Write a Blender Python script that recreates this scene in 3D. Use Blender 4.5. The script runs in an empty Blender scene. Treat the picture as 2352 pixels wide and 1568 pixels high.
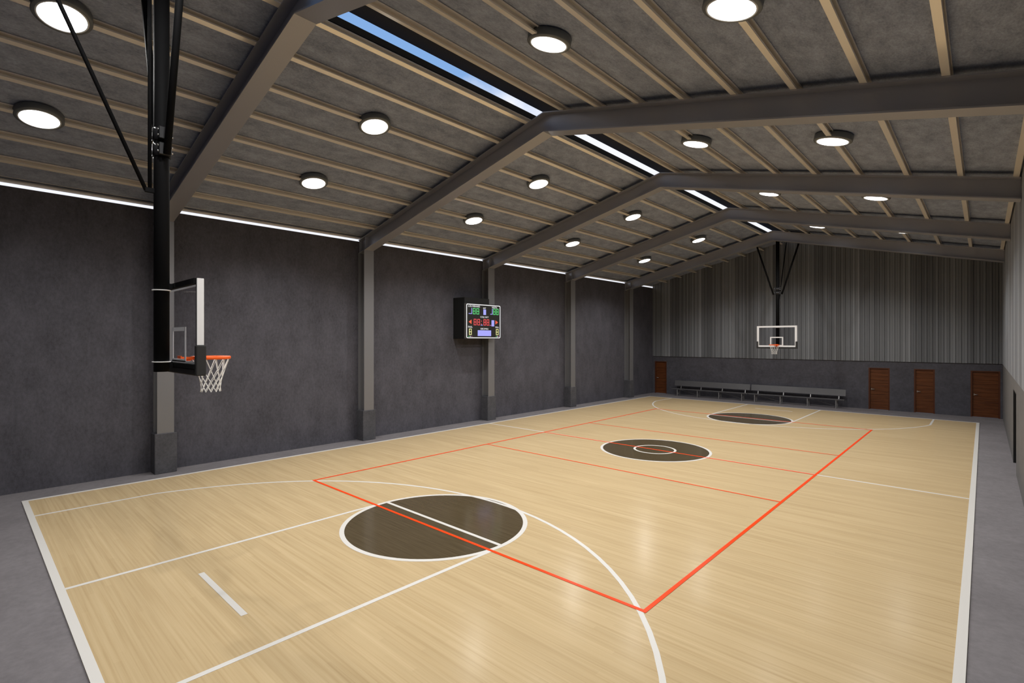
import bpy, math, random
from mathutils import Vector, Matrix
random.seed(7)
SC = bpy.context.scene
COL = SC.collection
R = math.radians

# ------------------------------------------------------------------ helpers
class MB:
    def __init__(self):
        self.v, self.f, self.sm = [], [], []
    def add(self, vs, fs, smooth=False):
        o = len(self.v)
        self.v += [tuple(p) for p in vs]
        for q in fs:
            self.f.append(tuple(o + i for i in q)); self.sm.append(smooth)
        return self
    def box(self, x0, x1, y0, y1, z0, z1):
        vs = [(x0,y0,z0),(x1,y0,z0),(x1,y1,z0),(x0,y1,z0),(x0,y0,z1),(x1,y0,z1),(x1,y1,z1),(x0,y1,z1)]
        return self.add(vs, [(0,3,2,1),(4,5,6,7),(0,1,5,4),(1,2,6,5),(2,3,7,6),(3,0,4,7)])
    def bbox(self, x0, x1, y0, y1, z0, z1, b=.008):
        """box with chamfered edges"""
        xs, ys, zs = (x0, x1), (y0, y1), (z0, z1)
        vs, idx = [], {}
        for i in (0, 1):
            for j in (0, 1):
                for k in (0, 1):
                    sx, sy, sz = (1, -1)[i], (1, -1)[j], (1, -1)[k]
                    idx[i, j, k, 0] = len(vs); vs.append((xs[i], ys[j]+sy*b, zs[k]+sz*b))
                    idx[i, j, k, 1] = len(vs); vs.append((xs[i]+sx*b, ys[j], zs[k]+sz*b))
                    idx[i, j, k, 2] = len(vs); vs.append((xs[i]+sx*b, ys[j]+sy*b, zs[k]))
        fs = []
        for i in (0, 1): fs.append([idx[i,0,0,0], idx[i,1,0,0], idx[i,1,1,0], idx[i,0,1,0]])
        for j in (0, 1): fs.append([idx[0,j,0,1], idx[1,j,0,1], idx[1,j,1,1], idx[0,j,1,1]])
        for k in (0, 1): fs.append([idx[0,0,k,2], idx[1,0,k,2], idx[1,1,k,2], idx[0,1,k,2]])
        for i in (0, 1):
            for j in (0, 1): fs.append([idx[i,j,0,0], idx[i,j,1,0], idx[i,j,1,1], idx[i,j,0,1]])
        for i in (0, 1):
            for k in (0, 1): fs.append([idx[i,0,k,0], idx[i,1,k,0], idx[i,1,k,2], idx[i,0,k,2]])
        for j in (0, 1):
            for k in (0, 1): fs.append([idx[0,j,k,1], idx[1,j,k,1], idx[1,j,k,2], idx[0,j,k,2]])
        for i in (0, 1):
            for j in (0, 1):
                for k in (0, 1): fs.append([idx[i,j,k,0], idx[i,j,k,1], idx[i,j,k,2]])
        return self.add(vs, fs)
    def prism(self, poly, d0, d1):
        """poly: list of 3D points (planar); extruded from +d0 to +d1 (vectors)"""
        d0, d1 = Vector(d0), Vector(d1); n = len(poly)
        vs = [Vector(p) + d0 for p in poly] + [Vector(p) + d1 for p in poly]
        fs = [tuple(range(n))[::-1], tuple(range(n, 2*n))]
        fs += [(i, (i+1) % n, n + (i+1) % n, n + i) for i in range(n)]
        return self.add(vs, fs)
    def tube(self, pts, r, n=10, cap=True, closed=False, ry=None, up=None):
        pts = [Vector(p) for p in pts]; m = len(pts); vs = []
        for i, p in enumerate(pts):
            if closed: t = (pts[(i+1) % m] - pts[i-1])
            else: t = pts[min(i+1, m-1)] - pts[max(i-1, 0)]
            t.normalize()
            u = Vector(up) if up else (Vector((0,0,1)) if abs(t.z) < .9 else Vector((1,0,0)))
            a = t.cross(u).normalized(); b = a.cross(t).normalized()
            for k in range(n):
                w = 2*math.pi*k/n
                vs.append(p + a*(math.cos(w)*r) + b*(math.sin(w)*(ry or r)))
        fs = []
        for i in range(m if closed else m-1):
            j = (i+1) % m
            for k in range(n):
                fs.append((i*n+k, i*n+(k+1) % n, j*n+(k+1) % n, j*n+k))
        self.add(vs, fs, True)
        if cap and not closed:
            o = len(self.v) - len(vs)
            self.f.append(tuple(o+k for k in range(n))[::-1]); self.sm.append(False)
            self.f.append(tuple(o+(m-1)*n+k for k in range(n))); self.sm.append(False)
        return self
    def lathe(self, prof, n=48, cap0=False, cap1=False):
        """prof: (r, z) list round the z axis"""
        vs, fs = [], []
        for r, z in prof:
            vs += [(r*math.cos(2*math.pi*k/n), r*math.sin(2*math.pi*k/n), z) for k in range(n)]
        for i in range(len(prof)-1):
            for k in range(n):
                fs.append((i*n+k, i*n+(k+1) % n, (i+1)*n+(k+1) % n, (i+1)*n+k))
        self.add(vs, fs, True)
        o = len(self.v) - len(vs)
        if cap0: self.f.append(tuple(o+k for k in range(n))[::-1]); self.sm.append(False)
        if cap1: self.f.append(tuple(o+(len(prof)-1)*n+k for k in range(n))); self.sm.append(False)
        return self
    def ring(self, cx, cy, r0, r1, z0, z1, n=96, a0=0., a1=None):
        full = a1 is None
        if full: a1 = a0 + 2*math.pi
        m = n if full else n+1
        vs = []
        for k in range(m):
            a = a0 + (a1-a0)*k/n; c, s = math.cos(a), math.sin(a)
            vs += [(cx+r0*c, cy+r0*s, z0), (cx+r1*c, cy+r1*s, z0), (cx+r1*c, cy+r1*s, z1), (cx+r0*c, cy+r0*s, z1)]
        fs = []
        for k in range(n):
            j = (k+1) % m
            for q in range(4):
                fs.append((k*4+q, k*4+(q+1) % 4, j*4+(q+1) % 4, j*4+q))
        if not full: fs += [(0,1,2,3), tuple((m-1)*4+q for q in (3,2,1,0))]
        return self.add(vs, fs)
    def build(self, name, mat, parent=None, world=True):
        me = bpy.data.meshes.new(name)
        off = parent_world(parent) if (parent and world) else Vector((0,0,0))
        me.from_pydata([tuple(Vector(p) - off) for p in self.v], [], self.f)
        me.polygons.foreach_set('use_smooth', self.sm)
        me.materials.append(mat)
        import bmesh
        bm = bmesh.new(); bm.from_mesh(me)
        bmesh.ops.recalc_face_normals(bm, faces=bm.faces)
        bm.to_mesh(me); bm.free()
        o = bpy.data.objects.new(name, me); COL.objects.link(o)
        if parent: o.parent = parent
        return o

def parent_world(p):
    v = Vector((0,0,0))
    while p:
        v += p.location; p = p.parent
    return v

def tag(o, label=None, cat=None, group=None, kind=None):
    if label: o['label'] = label
    if cat: o['category'] = cat
    if group: o['group'] = group
    if kind: o['kind'] = kind
    return o
def thing(name, label, cat, loc=(0,0,0), group=None):
    o = bpy.data.objects.new(name, None); COL.objects.link(o)
    o.location = loc; o.empty_display_size = .2
    return tag(o, label, cat, group)
def copy_tree(o, parent=None):
    c = o.copy(); COL.objects.link(c)
    if parent: c.parent = parent
    for ch in list(o.children): copy_tree(ch, c)
    return c

# ------------------------------------------------------------------ materials
def mat(name, col, rough=.5, metal=0., spec=.5, emit=None, es=0.):
    m = bpy.data.materials.new(name); m.use_nodes = True
    b = m.node_tree.nodes['Principled BSDF']
    b.inputs['Base Color'].default_value = (*col, 1)
    b.inputs['Roughness'].default_value = rough
    b.inputs['Metallic'].default_value = metal
    b.inputs['Specular IOR Level'].default_value = spec
    if emit:
        b.inputs['Emission Color'].default_value = (*emit, 1)
        b.inputs['Emission Strength'].default_value = es
    return m
class NT:
    def __init__(self, m):
        self.t = m.node_tree; self.b = self.t.nodes['Principled BSDF']
    def n(self, typ, **kw):
        x = self.t.nodes.new(typ)
        for k, v in kw.items():
            if k in x.inputs: 
                x.inputs[k].default_value = v
            else: setattr(x, k, v)
        return x
    def l(self, a, b): self.t.links.new(a, b)
def coords(nt, scale, geo=False):
    tc = nt.n('ShaderNodeTexCoord'); mp = nt.n('ShaderNodeMapping')
    mp.inputs['Scale'].default_value = scale
    if geo:
        g = nt.n('ShaderNodeNewGeometry'); nt.l(g.outputs['Position'], mp.inputs['Vector'])
    else: nt.l(tc.outputs['Object'], mp.inputs['Vector'])
    return mp.outputs['Vector']
def ramp(nt, src, stops):
    r = nt.n('ShaderNodeValToRGB'); e = r.color_ramp.elements
    while len(e) < len(stops): e.new(.5)
    for x, (p, c) in zip(e, stops): x.position = p; x.color = (*c, 1)
    nt.l(src, r.inputs['Fac']); return r.outputs['Color']
def mixc(nt, mode, a, b, fac):
    m = nt.n('ShaderNodeMix', data_type='RGBA', blend_type=mode)
    if isinstance(fac, float): m.inputs[0].default_value = fac
    else: nt.l(fac, m.inputs[0])
    for s, v in ((6, a), (7, b)):
        if isinstance(v, tuple): m.inputs[s].default_value = (*v, 1)
        else: nt.l(v, m.inputs[s])
    return m.outputs[2]
def noise(nt, vec, scale, detail=4, rough=.55):
    x = nt.n('ShaderNodeTexNoise'); x.inputs['Scale'].default_value = scale
    x.inputs['Detail'].default_value = detail; x.inputs['Roughness'].default_value = rough
    nt.l(vec, x.inputs['Vector']); return x.outputs['Fac']
def bump(nt, h, strength, dist=.01):
    b = nt.n('ShaderNodeBump'); b.inputs['Strength'].default_value = strength; b.inputs['Distance'].default_value = dist
    nt.l(h, b.inputs['Height']); nt.l(b.outputs['Normal'], nt.b.inputs['Normal'])

def wood_floor():
    m = mat('court_maple', (.5,.36,.19), .21, 0, .022); nt = NT(m)
    g = nt.n('ShaderNodeNewGeometry'); s = nt.n('ShaderNodeSeparateXYZ'); nt.l(g.outputs['Position'], s.inputs[0])
    # boards run across the court (along x), 7 cm wide
    row = nt.n('ShaderNodeMath', operation='DIVIDE'); nt.l(s.outputs['Y'], row.inputs[0]); row.inputs[1].default_value = .07
    fl = nt.n('ShaderNodeMath', operation='FLOOR'); nt.l(row.outputs[0], fl.inputs[0])
    w1 = nt.n('ShaderNodeTexWhiteNoise', noise_dimensions='1D'); nt.l(fl.outputs[0], w1.inputs['W'])
    ox = nt.n('ShaderNodeMath', operation='MULTIPLY_ADD'); nt.l(w1.outputs['Value'], ox.inputs[0]); ox.inputs[1].default_value = 7.; nt.l(s.outputs['X'], ox.inputs[2])
    dx = nt.n('ShaderNodeMath', operation='DIVIDE'); nt.l(ox.outputs[0], dx.inputs[0]); dx.inputs[1].default_value = 1.9
    fx = nt.n('ShaderNodeMath', operation='FLOOR'); nt.l(dx.outputs[0], fx.inputs[0])
    cm = nt.n('ShaderNodeCombineXYZ'); nt.l(fx.outputs[0], cm.inputs[0]); nt.l(fl.outputs[0], cm.inputs[1])
    w2 = nt.n('ShaderNodeTexWhiteNoise', noise_dimensions='3D'); nt.l(cm.outputs[0], w2.inputs['Vector'])
    grain = noise(nt, coords(nt, (.22, 15., 1.), True), 1.6, 5, .6)
    soft = noise(nt, coords(nt, (.35, 2.4, 1.), True), 1.3, 3, .5)
    base = ramp(nt, grain, [(.28, (.478,.352,.192)), (.5, (.545,.414,.240)), (.74, (.592,.460,.276))])
    tone = ramp(nt, w2.outputs['Value'], [(0., (.965,.96,.95)), (1., (1.025,1.025,1.025))])
    c = mixc(nt, 'MULTIPLY', base, tone, 1.)
    tone2 = ramp(nt, soft, [(.3, (.955,.945,.93)), (.7, (1.035,1.035,1.035))])
    c = mixc(nt, 'MULTIPLY', c, tone2, 1.)
    nt.l(c, nt.b.inputs['Base Color'])
    return m, c
def court_dark():
    m = mat('court_dark_stain', (.06,.04,.025), .13, 0, .25); nt = NT(m)
    grain = noise(nt, coords(nt, (.5, 16., 1.), True), 2.2, 6, .6)
    c = ramp(nt, grain, [(.3, (.072,.053,.028)), (.7, (.112,.084,.048))])
    nt.l(c, nt.b.inputs['Base Color']); return m
def mottled(name, lo, hi, scale=1.2, fine=14., rough=.8, spec=.25, b=.15, stretch=(1,1,1)):
    m = mat(name, hi, rough, 0, spec); nt = NT(m)
    v = coords(nt, stretch, True)
    a = noise(nt, v, scale, 9, .72); f = noise(nt, v, fine, 5, .75)
    mx = nt.n('ShaderNodeMath', operation='MULTIPLY_ADD'); nt.l(f, mx.inputs[0]); mx.inputs[1].default_value = .45
    k = nt.n('ShaderNodeMath', operation='MULTIPLY'); nt.l(a, k.inputs[0]); k.inputs[1].default_value = .55
    nt.l(k.outputs[0], mx.inputs[2])
    c = ramp(nt, mx.outputs[0], [(.36, lo), (.62, hi)])
    nt.l(c, nt.b.inputs['Base Color'])
    if b: bump(nt, f, b, .004)
    return m
def wood_door():
    m = mat('door_wood', (.2,.06,.02), .42, 0, .3); nt = NT(m)
    a = noise(nt, coords(nt, (1.2, 1., 22.), True), 1.4, 6, .6)
    c = ramp(nt, a, [(.3, (.055,.016,.005)), (.6, (.122,.038,.011)), (.8, (.165,.055,.016))])
    nt.l(c, nt.b.inputs['Base Color']); return m
def clad_mat(name, axis, g=1.):
    m = mat(name, (.2,.19,.18), .5, .15, .35); nt = NT(m)
    ge = nt.n('ShaderNodeNewGeometry'); s = nt.n('ShaderNodeSeparateXYZ'); nt.l(ge.outputs['Position'], s.inputs[0])
    # prefinished sheets: each 2 m run drifts from dark to pale paint
    d = nt.n('ShaderNodeMath', operation='MULTIPLY_ADD'); nt.l(s.outputs[axis], d.inputs[0]); d.inputs[1].default_value = 1/2.06; d.inputs[2].default_value = .35
    fr = nt.n('ShaderNodeMath', operation='FRACT'); nt.l(d.outputs[0], fr.inputs[0])
    rib = nt.n('ShaderNodeMath', operation='DIVIDE'); nt.l(s.outputs[axis], rib.inputs[0]); rib.inputs[1].default_value = .103
    rf = nt.n('ShaderNodeMath', operation='FLOOR'); nt.l(rib.outputs[0], rf.inputs[0])
    wn = nt.n('ShaderNodeTexWhiteNoise', noise_dimensions='1D'); nt.l(rf.outputs[0], wn.inputs['W'])
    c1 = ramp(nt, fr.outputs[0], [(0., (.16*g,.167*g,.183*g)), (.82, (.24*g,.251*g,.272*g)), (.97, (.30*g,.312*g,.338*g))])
    c2 = ramp(nt, wn.outputs['Value'], [(0., (.72,.72,.72)), (1., (1.16,1.16,1.16))])
    nt.l(mixc(nt, 'MULTIPLY', c1, c2, 1.), nt.b.inputs['Base Color'])
    return m

M = {}
M['wood'], _ = wood_floor()
M['dark'] = court_dark()
M['white'] = mat('line_white', (.70,.68,.65), .3, 0, .05)
M['red'] = mat('line_red', (.93,.07,.012), .3, 0, .04)
M['apron'] = mottled('apron_concrete', (.150,.138,.146), (.215,.200,.210), .8, 9., .75, .3, .05)
M['lwall'] = mottled('dark_plaster', (.043,.0415,.050), (.090,.0865,.104), 1.6, 17., .75, .3, .25, (1,1,.6))
M['lconc'] = mottled('dark_plaster_low', (.046,.044,.053), (.082,.080,.096), 1.3, 9., .75, .3, .2)
M['rconc'] = mottled('grey_plaster', (.110,.105,.103), (.150,.144,.143), 1.3, 9., .75, .3, .1)
M['plinth'] = mottled('plinth_concrete', (.046,.046,.052), (.088,.087,.098), 2.5, 18., .75, .3, .15)
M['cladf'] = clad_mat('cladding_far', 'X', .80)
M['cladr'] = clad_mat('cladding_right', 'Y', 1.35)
M['roof'] = mottled('roof_insulation', (.150,.172,.232), (.345,.390,.510), 4., 42., .75, .2, .4, (1,.5,1))
M['steel'] = mat('frame_steel', (.36,.362,.40), .38, .5, .4)
M['column'] = mat('frame_steel_shaded', (.205,.203,.212), .42, .4, .4)  # frame steel again, base darkened to hold down the light on the columns
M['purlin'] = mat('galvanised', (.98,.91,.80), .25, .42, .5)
M['ventdark'] = mat('vent_dark', (.03,.028,.025), .7, 0, .2)
M['black'] = mat('black_steel', (.0045,.0045,.005), .75, 0, .1)
M['blackmet'] = mat('black_clamp', (.02,.02,.022), .35, .3, .5)
M['bolt'] = mat('bolt_zinc', (.75,.75,.75), .25, 1., .5)
M['lamp_body'] = mat('lamp_housing', (.125,.137,.15), .5, .1, .4)
M['lamp_ring'] = mat('lamp_bezel', (.62,.64,.66), .35, 0, .4)
M['lens'] = mat('lamp_lens', (.9,.9,.9), .3, 0, .5, (.97,.99,1.), 7.)
M['orange'] = mat('rim_orange', (.95,.13,.012), .4, 0, .4)
M['net'] = mat('net_cord', (.85,.84,.82), .7, 0, .2)
M['boardwhite'] = mat('board_white', (.82,.81,.81), .4, 0, .3)
M['pad'] = mat('board_padding', (.035,.034,.034), .7, 0, .2)
M['alu'] = mat('bench_aluminium', (.105,.103,.11), .45, .3, .4)
M['alu_leg'] = mat('bench_leg_metal', (.30,.295,.30), .4, .6, .5)
M['door'] = wood_door()
M['doorframe'] = mat('door_frame_wood', (.075,.022,.008), .45, 0, .3)
M['handle'] = mat('handle_steel', (.45,.43,.41), .4, .8, .5)
M['sb'] = mat('scoreboard_black', (.012,.012,.012), .45, 0, .3)
M['sbface'] = mat('scoreboard_face', (.022,.022,.021), .35, 0, .3)
M['sbside'] = mat('scoreboard_edge', (.13,.125,.125), .5, .4, .4)
def led(n, c, s): return mat(n, (.02,.02,.02), .5, 0, .2, c, s)
M['ledw'] = led('led_white', (1.,1.,1.), 1.1)
M['ledg'] = led('led_green', (.12,.72,.22), .9)
M['ledr'] = led('led_red', (.95,.09,.10), .9)
M['ledo'] = led('led_orange', (.95,.13,.06), .85)
M['ledy'] = led('led_yellow', (.95,.92,.40), .9)
M['ledl'] = led('led_lavender', (.38,.38,.95), 1.)
M['ledp'] = led('led_pink', (.62,.22,.50), .7)
def glass():
    m = bpy.data.materials.new('board_glass'); m.use_nodes = True; t = m.node_tree; t.nodes.clear()
    o = t.nodes.new('ShaderNodeOutputMaterial'); a = t.nodes.new('ShaderNodeBsdfTransparent'); a.inputs[0].default_value = (.94,.94,.95,1)
    b = t.nodes.new('ShaderNodeBsdfGlossy'); b.inputs['Roughness'].default_value = .03; b.inputs[0].default_value = (.9,.9,.9,1)
    mxf = .05
    mx = t.nodes.new('ShaderNodeMixShader'); mx.inputs[0].default_value = mxf; t.links.new(a.outputs[0], mx.inputs[1]); t.links.new(b.outputs[0], mx.inputs[2])
    t.links.new(mx.outputs[0], o.inputs[0]); return m
M['glass'] = glass()

# ------------------------------------------------------------------ dimensions
XW, XR, YN, YF = -4.0, 12.8, -8.3, 25.4          # wall faces
XC = 4.4; SL = .235; ZR = 8.97                     # ridge x, roof slope, rafter top at the ridge
PH = .12                                           # purlin depth
def ztop(x): return ZR - SL*abs(x - XC)            # rafter top / purlin seat
def zroof(x): return ztop(x) + PH + .015           # underside of the sheeting
ZB = -.015                                         # apron level (the court boards lie on it)
FY = [-2.28 + 6.04*i for i in range(5)]            # the five frames
KOFF = [.53 + .98*k for k in range(9)]

# ------------------------------------------------------------------ setting
tag(MB().box(XW-.15, XR+3., YN-.2, YF+.2, ZB-.25, ZB).build('floor', M['apron']), kind='structure')
WT = 6.95
tag(MB().box(XW-.12, XW, YN-.15, YF+.15, ZB, WT).build('wall_left', M['lwall']), kind='structure')

def ribs(a0, a1):
    """profile of the ribbed sheet: (along, depth) pairs, depth>0 = into the wall"""
    out = []; p = .206; a = a0
    while a < a1 - .001:
        e = min(a + p, a1)
        for t, d in ((0, .0), (.078, .0), (.083, .008), (.093, .008), (.098, 0.), (.176, 0.), (.183, .035), (.199, .035)):
            if a + t < e - 1e-4: out.append((a + t, d))
        a += p
    out.append((a1, 0.)); return out
CZ = 2.42
# far wall: concrete below with four door openings, ribbed cladding above
DOORS = [(-3.87, -3.04), (7.88, 8.75), (9.70, 10.48), (11.74, 12.72)]
DH = 2.085
wf = MB(); x = XW
for d0, d1 in DOORS:
    wf.box(x, d0, YF, YF+.18, ZB, CZ); wf.box(d0, d1, YF, YF+.18, DH, CZ); x = d1
wf.box(x, XR, YF, YF+.18, ZB, CZ)
wall_far = tag(wf.build('wall_far', M['lconc']), kind='structure')
cf = MB(); pr = ribs(XW, XR); vs = []; yc = YF - .055
for a, d in pr:
    zt = zroof(a) if abs(a - XC) > .6 else 9.5
    vs += [(a, yc + d, CZ), (a, yc + d, zt)]
n = len(pr)
cf.add(vs, [(2*i, 2*i+2, 2*i+3, 2*i+1) for i in range(n-1)])
# closing strip along the foot of the cladding, and its back
cf.box(XW, XR, yc+.036, YF+.1, CZ, CZ+.03)
cf.add([(XW, YF+.1, CZ), (XR, YF+.1, CZ), (XR, YF+.1, zroof(XR)), (XC, YF+.1, 9.6), (XW, YF+.1, zroof(XW))], [(0,1,2,3,4)])
cf.build('cladding', M['cladf'], wall_far)
# right wall: doorway in the concrete, cladding above
DY0, DY1 = 12.62, 14.45
wr = MB().box(XR, XR+.2, YN, DY0, ZB, CZ).box(XR, XR+.2, DY0, DY1, DH, CZ).box(XR, XR+.2, DY1, YF+.15, ZB, CZ)
wall_right = tag(wr.build('wall_right', M['rconc']), kind='structure')
cr = MB(); pr = ribs(YN, YF); vs = []; xc = XR - .012
for a, d in pr: vs += [(xc + d, a, CZ), (xc + d, a, zroof(XR))]
cr.add(vs, [(2*i, 2*i+2, 2*i+3, 2*i+1) for i in range(len(pr)-1)])
cr.box(xc+.036, XR+.15, YN, YF, CZ, CZ+.03)
cr.add([(XR+.15, YN, CZ), (XR+.15, YF, CZ), (XR+.15, YF, zroof(XR)), (XR+.15, YN, zroof(XR))], [(0,1,2,3)])
cr.build('cladding', M['cladr'], wall_right)
wn = MB(); wn.prism([(XW,YN,ZB),(XR,YN,ZB),(XR,YN,zroof(XR)),(XC,YN,9.55),(XW,YN,WT)], (0,0,0), (0,-.15,0))
tag(wn.build('wall_near', M['lwall']), kind='structure')
# roof sheeting, two slopes, open along the ridge
rf = MB()
for s in (-1, 1):
    xa = XC + s*.58; xb = XC + s*(8.60 if s < 0 else 8.5)
    rf.prism([(xa,0,zroof(xa)),(xb,0,zroof(xb)),(xb,0,zroof(xb)+.07),(xa,0,zroof(xa)+.07)], (0,YN-.2,0), (0,YF+.25,0))
tag(rf.build('ceiling', M['roof']), kind='structure')
# ridge ventilator
rv = thing('ridge_vent', 'long dark ridge vent with a strip of sky showing along the roof peak', 'vent', (XC, YN, 9.0))
for s in (-1, 1):
    u = MB(); xa, xb = sorted((XC + s*.58, XC + s*.60))
    u.box(xa, xb, YN, YF+.1, zroof(XC+.58), 9.175)
    u.build('upstand', M['ventdark'], rv)
c = MB(); c.prism([(XC-.69,0,9.44),(XC,0,9.60),(XC+.69,0,9.44),(XC+.69,0,9.46),(XC,0,9.63),(XC-.69,0,9.46)], (0,YN,0), (0,YF+.1,0))
c.build('cap', M['ventdark'], rv)
for y in (YN+.3, YF-.05):
    for s in (-1, 1):
        b = MB().box(*sorted((XC+s*.58, XC+s*.60)), y-.02, y+.02, 9.17, 9.47)
        b.build('cap_bracket', M['ventdark'], rv)

# doors
for i, (d0, d1) in enumerate(DOORS):
    r = bpy.data.objects.new('door_%d' % (i+1), None); COL.objects.link(r); r.location = (d0, YF, ZB); r['kind'] = 'structure'
    fr = MB().box(d0, d0+.06, YF+.0, YF+.12, ZB, DH).box(d1-.06, d1, YF, YF+.12, ZB, DH).box(d0+.06, d1-.06, YF, YF+.12, DH-.05, DH)
    fr.build('door_frame', M['doorframe'], r)
    lf = MB(); z = ZB+.01; nb = 11; hh = (DH-.05-z)/nb
    for k in range(nb): lf.bbox(d0+.058, d1-.058, YF+.055, YF+.1, z+k*hh, z+(k+1)*hh-.003, .006)
    lf.box(d0+.055, d1-.055, YF+.07, YF+.1, z, DH-.045)
    if i == 3: lf.box((d0+d1)/2+.15, (d0+d1)/2+.155, YF+.05, YF+.06, z, DH-.06)
    leaf = lf.build('door_leaf', M['door'], r)
    h = MB().tube([(d0+.12, YF+.055, 1.0), (d0+.12, YF+.005, 1.0), (d0+.25, YF+.005, 1.0)], .013, 8)
    h.box(d0+.105, d0+.135, YF+.045, YF+.056, .96, 1.04)
    h.build('door_handle', M['handle'], leaf)

r = bpy.data.objects.new('door_5', None); COL.objects.link(r); r.location = (XR+.1, DY0, ZB); r['kind'] = 'structure'  # open doorway, shut by added black leaves that keep sky light out
MB().box(XR+.001, XR+.19, DY0, DY0+.03, ZB, DH).box(XR+.001, XR+.19, DY1-.03, DY1, ZB, DH).box(XR+.001, XR+.19, DY0+.03, DY1-.03, DH-.03, DH).build('door_frame', M['sb'], r)  # black lining stands in for the shade on the jambs
for y0_, y1_ in ((DY0+.03, (DY0+DY1)/2-.002), ((DY0+DY1)/2+.002, DY1-.03)):
    MB().bbox(XR+.10, XR+.145, y0_, y1_, ZB+.005, DH-.031, .004).build('door_leaf', M['sbface'], r)  # added black panel in place of the dark opening

# ------------------------------------------------------------------ court
ct = thing('sports_court', 'pale maple sports court with white basketball and orange-red volleyball lines', 'court', (4.5, 9.05, ZB))
MB().box(-3.05, 12.05, -5.05, 23.15, ZB, 0.).build('wood_surface', M['wood'], ct)
LZ = .0015
def lines(name, m, z, *rects):
    b = MB()
    for x0, x1, y0, y1 in rects: b.box(x0, x1, y0, y1, z-.001, z+.001)
    return b.build(name, m, ct)
W_ = .07; h = W_/2
lines('boundary_line', M['white'], LZ, (-3.05,12.05,-5.05,-4.95), (-3.05,12.05,23.05,23.15), (-3.05,-2.95,-4.95,23.05), (11.95,12.05,-4.95,23.05))
lines('halfway_line', M['white'], LZ, (-2.95, 11.95, 9.05-h, 9.05+h))
for end in (0, 1):
    def yy(y): return y if not end else 18.1 - y
    cy = yy(.225)
    d = MB(); d.ring(4.5, cy, 0.001, 1.69, .0004, .0014, 96); d.build('free_throw_circle', M['dark'], ct)
    d = MB(); d.ring(4.5, cy, 1.665, 1.75, .0006, .0030, 96); d.build('circle_line', M['white'], ct)
    ya, yb = sorted((yy(-4.95), yy(.0)))
    for sx in (-1, 1): MB().box(4.5+sx*1.72-.036, 4.5+sx*1.72+.036, ya, yb, .0006, .0026).build('lane_line', M['white'], ct)
    ye = yy(.265); MB().box(2.82, 6.18, ye-.035, ye+.035, .0006, .0034).build('free_throw_line', M['white'], ct)
    ys = yy(-3.508); b = MB().box(3.62, 5.33, ys-.04, ys+.04, .0006, .0026); b.build('basket_line', M['white'], ct)
    # three-point line: arc of 6.25 m cut by straight runs
    cc = yy(-4.42); a = math.acos(6.07/6.25); s = -1 if end else 1
    b = MB()
    if s == 1: b.ring(4.5, cc, 6.215, 6.285, .0005, .0025, 40, a, math.pi-a)
    else: b.ring(4.5, cc, 6.215, 6.285, .0005, .0025, 40, math.pi+a, 2*math.pi-a)
    yj = cc + s*6.25*math.sin(a)
    y0, y1 = sorted((yy(-4.95), yj))
    for sx in (-1, 1): b.box(4.5+sx*6.07-.035, 4.5+sx*6.07+.035, y0, y1, .0005, .0025)
    b.build('three_point_line', M['white'], ct)
b = MB(); b.ring(4.5, 9.05, 0.001, 1.65, .0004, .0032, 96); b.build('centre_circle', M['dark'], ct)
b = MB(); b.ring(4.5, 9.05, 1.62, 1.70, .0006, .0045, 96); b.build('circle_line', M['white'], ct)
b = MB(); b.ring(4.5, 9.05, .59, .66, .0006, .0045, 64); b.build('circle_line', M['white'], ct)
q = .03
for q_ in ((-q,9+q,-q,q), (-q,9+q,18-q,18+q), (-q,q,q,18-q), (9-q,9+q,q,18-q), (q,9-q,6-.022,6+.022), (q,9-q,12-.022,12+.022), (q,9-q,9.03-.028,9.03+.028)): lines('volleyball_line', M['red'], .0045, q_)

# ------------------------------------------------------------------ steel frames
BW = .36                                            # flange width
FL = ['portal frame nearest the camera, its column behind the near hoop', 'second portal frame from the camera, its apex below the blue sky strip',
      'third portal frame from the camera, its column carrying the scoreboard', 'fourth portal frame from the camera', 'farthest portal frame, just before the ribbed end wall']
def rafter(y, s):
    b = MB(); xe = XC + s*8.4 - s*.001
    if s > 0: xe = XR - .02
    D = .48; tf = .026; xr = XC
    def seg(o0, o1, y0, y1):      # strip of the section between drops o0..o1 below the top line
        b.prism([(xr,0,ztop(xr)-o0),(xe,0,ztop(xe)-o0),(xe,0,ztop(xe)-o1),(xr,0,ztop(xr)-o1)], (0,y0,0), (0,y1,0))
    seg(0, tf, y-BW/2, y+BW/2); seg(D-tf, D, y-BW/2, y+BW/2); seg(tf, D-tf, y-.008, y+.008)
    return b
for i, y in enumerate(FY):
    f = thing('portal_frame', 'grey steel ' + FL[i], 'frame', (XW+.2, y, 1.04), 'portal frames across the hall')
    for s in (-1, 1): rafter(y, s).build('rafter', M['steel'], f)
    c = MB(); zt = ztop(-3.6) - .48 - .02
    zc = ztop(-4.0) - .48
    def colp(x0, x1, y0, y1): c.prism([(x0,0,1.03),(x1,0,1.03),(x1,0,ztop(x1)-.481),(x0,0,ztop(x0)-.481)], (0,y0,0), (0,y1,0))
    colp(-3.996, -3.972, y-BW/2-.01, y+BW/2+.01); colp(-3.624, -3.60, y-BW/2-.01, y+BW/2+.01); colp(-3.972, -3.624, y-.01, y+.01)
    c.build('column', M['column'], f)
    for xx in (-3.6, -3.98):
        e = MB(); e.prism([(xx,0,ztop(xx)-.028),(xx+.014,0,ztop(xx+.014)-.028),(xx+.014,0,ztop(xx+.014)-.452),(xx,0,ztop(xx)-.452)], (0,y-BW/2+.02,0), (0,y+BW/2-.02,0))
        e.build('stiffener', M['steel'], f)
PL = ['under the nearest steel column, below the near hoop', 'under the second steel column from the camera', 'under the steel column with the scoreboard',
      'under the fourth steel column from the camera', 'under the farthest steel column, near the end wall']
pl0 = None
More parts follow.
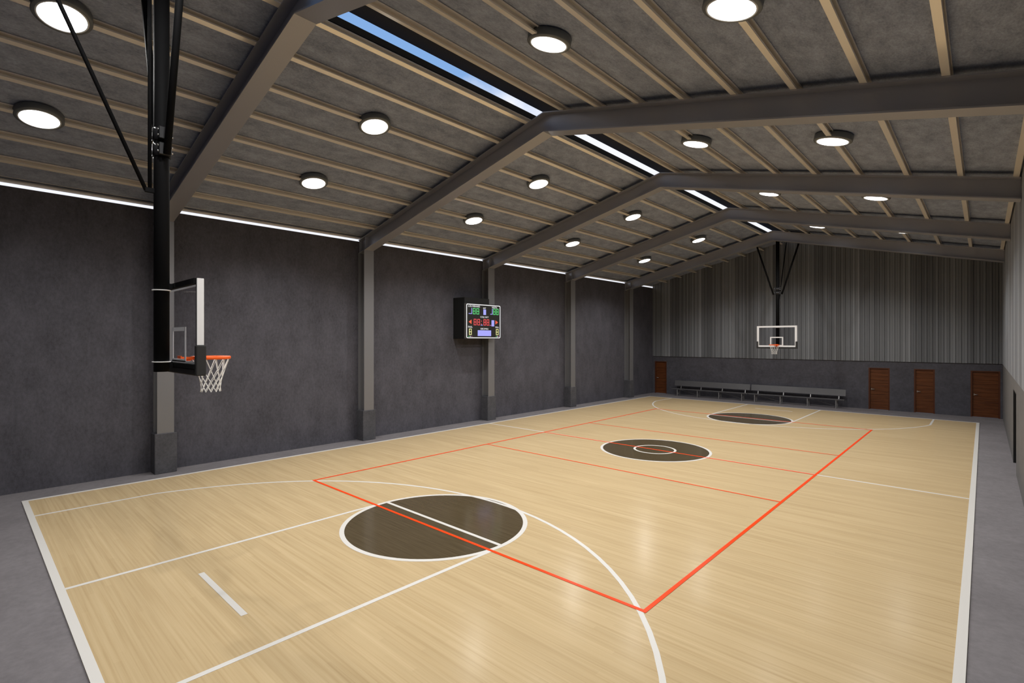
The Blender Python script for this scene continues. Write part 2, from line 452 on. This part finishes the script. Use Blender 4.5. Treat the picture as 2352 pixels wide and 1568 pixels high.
for i, y in enumerate(FY):
    if pl0 is None:
        b = MB().bbox(0, .43, -.25, .25, 0, 1.03-ZB, .012); pl0 = o = b.build('concrete_plinth', M['plinth'])
    else: o = pl0.copy(); COL.objects.link(o)
    o.location = (XW+.001, y, ZB); tag(o, 'dark concrete plinth ' + PL[i], 'plinth', 'plinths along the left wall')

# ------------------------------------------------------------------ purlins
ORD = ['first', 'second', 'third', 'fourth', 'fifth', 'sixth', 'seventh', 'eighth', 'ninth']
th = math.atan(SL)
def purlin(s, k):
    xc = XC + s*KOFF[k]
    if k == 8: xc = -3.965 if s < 0 else 12.70
    dz = .03 if (k == 8 and s < 0) else 0.
    b = MB(); w, hh, t, lip = .10, PH, .007, .026
    x0, x1 = -w/2, w/2
    # channel open towards +x
    prof = [(x0,0),(x1,0),(x1,lip),(x1-t,lip),(x1-t,t),(x0+t,t),(x0+t,hh-t),(x1-t,hh-t),(x1-t,hh-lip),(x1,hh-lip),(x1,hh),(x0,hh)]
    ang = th if s < 0 else -th
    ca, sa = math.cos(ang), math.sin(ang)
    pts = [(xc + px*ca - pz*sa, 0, ztop(xc) + dz + .002 + px*sa + pz*ca) for px, pz in prof]
    n = len(pts); y0, y1 = YN+.02, YF-.065
    vs = [(p[0], y0, p[2]) for p in pts] + [(p[0], y1, p[2]) for p in pts]
    quads = [(0,1,4,5),(1,2,3,4),(0,5,6,11),(6,7,10,11),(7,8,9,10)]
    fs = [(i, (i+1) % n, n+(i+1) % n, n+i) for i in range(n)]
    for qd in quads: fs += [qd, tuple(n+j for j in qd)]
    b.add(vs, fs)
    side = 'left' if s < 0 else 'right'
    o = b.build('roof_purlin', M['purlin'])
    tag(o, 'tan-lit galvanised roof purlin, %s from the ridge on the %s slope' % (ORD[k], side), 'purlin', 'roof purlins of the %s slope' % side)
for s in (-1, 1):
    for k in range(9): purlin(s, k)

# ------------------------------------------------------------------ lamps
def lamp_proto():
    r = thing('high_bay_lamp', '', 'lamp')
    b = MB().lathe([(.02,.128),(.35,.128),(.365,.115),(.365,.012),(.355,.0),(.315,-.004)], 56, True); b.build('housing', M['lamp_body'], r, False)
    b = MB().lathe([(.315,-.004),(.312,-.012),(.296,-.012),(.290,-.004)], 56); b.build('bezel', M['lamp_ring'], r, False)
    b = MB().lathe([(.290,-.004),(.28,-.010),(.2,-.016),(.1,-.019),(.002,-.020)], 56, False, True); b.build('lens', M['lens'], r, False)
    return r
LAMP_W = 243.
rows = {(-1, 5): [-4.92, .50, 6.36, 12.25, 18.70], (-1, 2): [-4.89, .52, 6.40, 12.28, 18.66],
        (1, 2): [-4.80, .68, 6.55, 12.48, 19.2], (1, 5): [-4.75, .72, 6.62, 12.50, 18.92]}
BAY = ['nearest bay', 'second bay from the camera', 'third bay from the camera', 'fourth bay from the camera', 'farthest lit bay']
proto = None
for (s, k), ys in rows.items():
    for j, y in enumerate(ys):
        o = lamp_proto() if proto is None else copy_tree(proto)
        if proto is None: proto = o
        xc = XC + s*KOFF[k]
        o.location = (xc, y, ztop(xc) - .012)
        o.rotation_euler = (0, -th if s < 0 else th, 0)
        tag(o, 'round lit lamp, %s row, %s roof slope, %s' % ('upper' if k == 2 else 'lower', 'left' if s < 0 else 'right', BAY[j]), 'lamp', 'round lamps under the roof')
        L = bpy.data.lights.new('lamp_light', 'SPOT'); L.shadow_soft_size = .10; L.energy = LAMP_W*(.70 if k == 2 else 1.22); L.spot_size = R(151); L.spot_blend = .5
        L.color = (1., .985, .955)
        lo = bpy.data.objects.new('lamp_light', L); COL.objects.link(lo); lo.parent = o; lo.location = (0, 0, -.05)

# ------------------------------------------------------------------ hoops
def make_hoop(label, loc, rz):
    r = thing('basketball_hoop', label, 'basketball hoop', (0,0,0), 'ceiling hung basketball hoops')
    Z0 = 3.05
    def bd(b, n, m, p=None):
        b.v = [(x, y, z - Z0) for x, y, z in b.v]
        return b.build(n, m, p or r, False)
    mast = bd(MB().tube([(0,0,3.07),(0,0,8.86)], .086, 20), 'mast', M['black'])
    # top fixing between the ridge purlins
    bd(MB().box(-.46, .46, -.05, .05, ZR-SL*.5+.0, ZR-SL*.5+.09), 'ceiling_bracket', M['black'])
    for s in (-1, 1):
        x0, x1 = s*.60, s*1.44
        b = MB(); b.prism([(x0,0,ZR-SL*.60+.01),(x1,0,ZR-SL*1.44+.01),(x1,0,ZR-SL*1.44+.09),(x0,0,ZR-SL*.6+.09)], (0,-.035,0), (0,.065,0))
        bd(b, 'ceiling_bracket', M['black'])
    for s in (-1, 1):
        bd(MB().tube([(s*.195,.015,5.80),(s*1.10,.015,8.71)], .042, 12), 'brace', M['black'])
    for z0, z1 in ((5.80,5.95),(6.0,6.15)):
      cl = MB(); cl.bbox(-.155,.155,-.06,.075,z0,z1,.006); cl.lathe([(.10,z0),(.10,z1)], 20, True, True)
      cl = bd(cl, 'clamp', M['blackmet'])
      for s in (-1, 1):
        for z in (z0+.04, z0+.11):
          for y0_, y1_ in ((-.059,-.076), (.074,.091)):
            bt = MB().tube([(s*.135,y0_,z),(s*.135,y1_,z)], .014, 6)
            bd(bt, 'bolt', M['bolt'], cl)
    bd(MB().box(-.025,.025,-.175,-.05,5.33,5.385), 'stay_bracket', M['black'])
    bd(MB().tube([(0,-.125,5.35),(0,-.125,8.86)], .022, 10), 'lift_rod', M['black'])
    bd(MB().tube([(0,-.165,5.35),(0,-.96,7.25),(0,-1.58,8.73)], .024, 10), 'rear_stay', M['black'])
    # backboard
    board = bd(MB().box(-.90,.90,.176,.188,3.14,4.19), 'backboard', M['glass'])
    fr = MB()
    fr.box(-.915,.915,.11,.165,4.135,4.2).box(-.915,.915,.11,.165,3.13,3.185)
    for s in (-1, 1):
        fr.box(*sorted((s*.915,s*.897)),.138,.165,3.185,4.135)
    for z in (4.16, 3.16): fr.box(-.05,.05,.05,.11,z-.035,z+.035)
    bd(fr, 'back_frame', M['black'], board)
    bo = MB(); w = .08; y0, y1 = .188, .192
    bo.box(-.915,.915,y0,y1,4.2-w,4.2).box(-.915,.915,y0,y1,3.13,3.13+w)
    for s in (-1, 1): bo.box(*sorted((s*.915, s*(.915-w))),y0,y1,3.13+w,4.2-w)
    bd(bo, 'border', M['boardwhite'], board)
    for s in (-1, 1):
        sd = MB().bbox(*sorted((s*.915, s*.932)), .140,.215,3.41,4.2,.004)
        bd(sd, 'side_trim', M['boardwhite'], board)
    sq = MB(); a, zb, zt = .305, 3.192, 3.64
    sq.box(-a,a,y0,y1+.001,zt-.05,zt).box(-a,a,y0,y1+.001,zb,zb+.04)
    for s in (-1, 1): sq.box(*sorted((s*a, s*(a-.055))),y0,y1+.001,zb+.04,zt-.05)
    bd(sq, 'target_square', M['boardwhite'], board)
    pd = MB()
    for s in (-1, 1): pd.bbox(*sorted((s*.875, s*.948)),.128,.236,3.05,3.41,.01)
    pd.bbox(-.875,.875,.128,.236,3.05,3.128,.01)
    bd(pd, 'padding', M['pad'], board)
    for z in (4.105, 3.195):
        co = MB().lathe([(.084,z-.006),(.103,z-.006),(.103,z+.006),(.084,z+.006)], 24)
        bd(co, 'collar', M['boardwhite'])
    # rim and net
    cy, rr, zz = .565, .228, 3.235
    rm = MB().tube([(rr*math.cos(2*math.pi*k/40), cy+rr*math.sin(2*math.pi*k/40), zz) for k in range(40)], .013, 10, closed=True, ry=.022)
    rm.box(-.075,.075,.192,.206,zz-.09,zz+.03)
    rm.prism([(-.07,.206,zz-.016),(.07,.206,zz-.016),(.07,cy-rr+.02,zz-.016),(-.07,cy-rr+.02,zz-.016)], (0,0,0), (0,0,.03))
    for s in (-1, 1): rm.tube([(s*.05,.206,zz-.08),(s*.06,cy-rr-.01,zz-.012)], .009, 8)
    bd(rm, 'rim', M['orange'])
    nt = MB(); N = 12
    lv = [(.222, zz-.012), (.165, 3.06), (.138, 2.965), (.122, 2.90), (.116, 2.835), (.120, 2.775)]
    def P(l, a): r_, z_ = lv[l]; return (r_*math.cos(a), cy+r_*math.sin(a), z_)
    st = 2*math.pi/N
    for k in range(N):
        for l in range(len(lv)-1):
            a = k*st + (l % 2)*st/2
            for dd in (-.5, .5):
                nt.tube([P(l, a), P(l+1, a+dd*st)], .0048, 5, False)
        nt.tube([P(0,k*st), (lv[0][0]*math.cos(k*st)*1.01, cy+lv[0][0]*math.sin(k*st)*1.01, zz+.02)], .005, 5, False)
    bd(nt, 'net', M['net'])
    r.location = (loc[0], loc[1], Z0); r.rotation_euler = (0,0,rz)
    return r
make_hoop('near black ceiling-hung basketball hoop seen from behind, before the first column', (4.48, -4.20, 0), 0)
make_hoop('far ceiling-hung basketball hoop facing the camera before the ribbed end wall', (4.48, 22.30, 0), math.pi)

# ------------------------------------------------------------------ benches
def make_bench(x0, x1, legs, label):
    r = thing('bench', label, 'bench', ((x0+x1)/2, 24.7, ZB), 'long benches at the end wall')
    MB().bbox(x0-.02, x1+.02, 24.46, 24.76, .405, .45, .008).build('seat', M['alu'], r)
    b = MB(); tilt = .07
    b.prism([(0,24.93,.60),(0,24.965,.60),(0,24.965+tilt,.925),(0,24.93+tilt,.925)], (x0,0,0), (x1,0,0))
    b.build('backrest', M['alu'], r)
    for x in legs:
        l = MB(); t = .022
        l.box(x-t,x+t,24.50,24.50+2*t,ZB+.012,.405); l.box(x-.045,x+.045,24.48,24.57,ZB,ZB+.012)
        l.box(x-t,x+t,24.86,24.86+2*t,ZB+.012,.405); l.box(x-.045,x+.045,24.84,24.93,ZB,ZB+.012)
        l.box(x-t+.002,x+t-.002,24.544,24.96,.362,.404)
        l.tube([(x,24.56,.08),(x,24.85,.33)], .014, 6)
        l.build('leg', M['alu_leg'], r)
        s = MB(); s.prism([(0,24.90,.38),(0,24.93,.38),(0,25.075,.86),(0,25.037,.86)], (x+.03,0,0), (x+.075,0,0))
        s.build('back_support', M['alu_leg'], r)
    for i in (0, 2):
        br = MB().tube([(legs[i]+.03,24.88,.36),(legs[i+1]-.03,24.88,.06)], .012, 6)
        br.build('cross_brace', M['alu_leg'], r)
    return r
make_bench(-2.26, 2.29, (-1.90,-.62,.67,1.98), 'left long grey metal bench with backrest, nearer the corner door')
make_bench(2.36, 6.97, (2.68,4.0,5.32,6.62), 'right long grey metal bench with backrest, before the row of three doors')

# ------------------------------------------------------------------ scoreboard
SX = -3.20; SY0, SY1, SZ0, SZ1 = 7.94, 9.97, 3.53, 4.985
sb = thing('scoreboard', 'black electronic scoreboard with coloured digits on the left wall column', 'scoreboard', (XW, 8.9, 3.53))
MB().bbox(XW+.002, SX-.09, 7.96, 9.36, 3.53, 5.225, .01).build('housing', M['sb'], sb)
pn = MB().bbox(SX-.09, SX, SY0, SY1, SZ0, SZ1, .012).build('panel', M['sbface'], sb)
MB().box(SX-.085, SX-.004, SY0-.012, SY0-.001, SZ0+.01, SZ1-.01).build('panel_edge', M['sbside'], pn)
SWd, SHt = SY1-SY0, SZ1-SZ0
def fy(f): return SY0 + f*SWd
def fz(f): return SZ1 - f*SHt
E0, E1 = SX+.001, SX+.007
def rect(b, f0, f1, g0, g1): b.box(E0, E1, fy(f0), fy(f1), fz(g1), fz(g0))
bo = MB()
rr_ = .03
def outline(i, rad):
    pts = []
    y0, y1, z0, z1 = SY0+i, SY1-i, SZ0+i, SZ1-i
    for (cy, cz, a0) in ((y1-rad,z1-rad,0),(y0+rad,z1-rad,90),(y0+rad,z0+rad,180),(y1-rad,z0+rad,270)):
        for k in range(6): a = R(a0+k*18); pts.append((cy+rad*math.cos(a), cz+rad*math.sin(a)))
    return pts
oa, ob = outline(.028, .06), outline(.056, .034); n = len(oa)
vs = [(x, p[0], p[1]) for x in (E0, E1) for q in (oa, ob) for p in q]
fs = []
for k in range(n):
    j = (k+1) % n
    fs += [(k,j,n+j,n+k), (2*n+k,2*n+j,3*n+j,3*n+k), (k,j,2*n+j,2*n+k), (n+k,n+j,3*n+j,3*n+k)]
bo.add(vs, fs); bo.build('border', M['ledw'], pn)
def digit(name, m, f0, f1, g0, g1, segs='abcdefg'):
    b = MB(); tw, tg = .0135, .018; gm = (g0+g1)/2
    S = {'a': (f0,f1,g0,g0+tg), 'd': (f0,f1,g1-tg,g1), 'g': (f0,f1,gm-tg/2,gm+tg/2),
         'f': (f0,f0+tw,g0,gm), 'e': (f0,f0+tw,gm,g1), 'b': (f1-tw,f1,g0,gm), 'c': (f1-tw,f1,gm,g1)}
    e = .0006
    for i, s in enumerate(segs):
        q = S[s]; b.box(E0, E1+e*i, fy(q[0]), fy(q[1]), fz(q[3]), fz(q[2]))
    return b.build(name, m, pn)
def block(name, m, f0, f1, g0, g1):
    b = MB(); rect(b, f0, f1, g0, g1); return b.build(name, m, pn)
def text(s, f0, f1, g0, g1):
    cu = bpy.data.curves.new('txt', 'FONT'); cu.body = s; cu.size = 1.; cu.extrude = 0.; cu.offset = 0.
    to = bpy.data.objects.new('txt', cu); COL.objects.link(to)
    bpy.context.view_layer.update()
    me = bpy.data.meshes.new_from_object(to.evaluated_get(bpy.context.evaluated_depsgraph_get()))
    bpy.data.objects.remove(to); bpy.data.curves.remove(cu)
    xs = [v.co.x for v in me.vertices]; ys = [v.co.y for v in me.vertices]
    a0, a1, b0, b1 = min(xs), max(xs), min(ys), max(ys)
    off = parent_world(pn)
    for v in me.vertices:
        u = (v.co.x-a0)/(a1-a0); w = (v.co.y-b0)/(b1-b0)
        v.co = Vector((E1-.002, fy(f0+(f1-f0)*u), fz(g1+(g0-g1)*w))) - off
    me.materials.append(M['ledw']); me.name = 'lettering'
    o = bpy.data.objects.new('lettering', me); COL.objects.link(o); o.parent = pn
# top row
text('LOS MIRANES', .065, .385, .055, .105)
text('VISITA', .73, .885, .055, .105)
text('SET', .478, .56, .10, .14)
digit('score_digit', M['ledl'], .075, .165, .13, .30, 'bcd')
digit('score_digit', M['ledg'], .19, .262, .13, .305); digit('score_digit', M['ledg'], .288, .362, .13, .305)
block('set_window', M['ledl'], .485, .56, .155, .31)
digit('score_digit', M['ledl'], .685, .752, .115, .29, 'bcd')
digit('score_digit', M['ledg'], .772, .838, .115, .295); digit('score_digit', M['ledg'], .862, .93, .115, .295)
# clock row
text('CDJ SET', .40, .635, .355, .405)
def arrow(d, f0, f1, g0, g1):
    b = MB(); gm = (g0+g1)/2
    p = [(f0,gm),(f1,g0),(f1,g1)] if d < 0 else [(f1,gm),(f0,g0),(f0,g1)]
    b.prism([(0, fy(a), fz(c_)) for a, c_ in p], (E0,0,0), (E1,0,0)); b.build('arrow', M['ledo'], pn)
arrow(-1, .075, .152, .46, .585); arrow(1, .838, .915, .455, .575)
digit('clock_digit', M['ledr'], .215, .285, .435, .615); digit('clock_digit', M['ledr'], .315, .385, .435, .615)
for g_ in (.48, .565): block('clock_colon', M['ledr'], .425, .44, g_, g_+.025)
block('underscore', M['ledl'], .41, .465, .598, .615)
digit('clock_digit', M['ledr'], .49, .555, .435, .615); digit('clock_digit', M['ledr'], .58, .648, .435, .615)
block('underscore', M['ledp'], .665, .715, .598, .615)
block('possession_window', M['ledl'], .722, .80, .455, .635)
# foul row
text('FAUL.', .062, .182, .64, .688); text('FAUL.', .838, .945, .635, .68)
digit('foul_digit', M['ledy'], .085, .155, .715, .89); digit('foul_digit', M['ledy'], .855, .928, .71, .89)
text('DECIMAS', .405, .625, .69, .735)
block('message_window', M['ledl'], .325, .708, .755, .92)
for nm, f0, m in (('indicator', .062, 'ledg'), ('indicator', .105, 'ledw'), ('indicator', .148, 'ledp'), ('indicator', .852, 'ledg'), ('indicator', .888, 'ledw'), ('indicator', .922, 'ledp')):
    block(nm, M[m], f0, f0+.026, .925, .94)

# ------------------------------------------------------------------ sky
w = bpy.data.worlds.new('sky'); SC.world = w; w.use_nodes = True; t = w.node_tree
bg = t.nodes['Background']; tc = t.nodes.new('ShaderNodeTexCoord'); sp = t.nodes.new('ShaderNodeSeparateXYZ')
t.links.new(tc.outputs['Generated'], sp.inputs[0])
ns = t.nodes.new('ShaderNodeTexNoise'); ns.inputs['Scale'].default_value = 14.; ns.inputs['Detail'].default_value = 5; t.links.new(tc.outputs['Generated'], ns.inputs['Vector'])
ma = t.nodes.new('ShaderNodeMath'); ma.operation = 'MULTIPLY_ADD'; t.links.new(ns.outputs['Fac'], ma.inputs[0]); ma.inputs[1].default_value = .14; t.links.new(sp.outputs['Z'], ma.inputs[2])
cr = t.nodes.new('ShaderNodeValToRGB'); e = cr.color_ramp.elements
e[0].position = .46; e[0].color = (.86,.88,.95,1); e[1].position = .545; e[1].color = (.215,.39,.71,1)
t.links.new(ma.outputs[0], cr.inputs[0]); t.links.new(cr.outputs[0], bg.inputs['Color']); bg.inputs['Strength'].default_value = 1.1

# ------------------------------------------------------------------ camera
F_, YAW = 1171.9, .7465
cam = bpy.data.cameras.new('camera'); co = bpy.data.objects.new('camera', cam); COL.objects.link(co)
cam.sensor_fit = 'HORIZONTAL'; cam.sensor_width = 36.; cam.lens = F_*36./2352.
cam.shift_y = -2.793/2352.; cam.clip_start = .05; cam.clip_end = 200
co.location = (12.1881, -5.9435, 3.4695); co.rotation_euler = (math.pi/2, 0, YAW)
SC.camera = co
vs_ = SC.view_settings
vs_.view_transform = 'Standard'; vs_.look = 'None'; vs_.gamma = 1.; vs_.exposure = 0.; vs_.use_curve_mapping = False
SC.cycles.max_bounces = 8; SC.cycles.diffuse_bounces = 5; SC.cycles.glossy_bounces = 4
SC.cycles.use_denoising = True
SC.cycles.sample_clamp_indirect = 6.
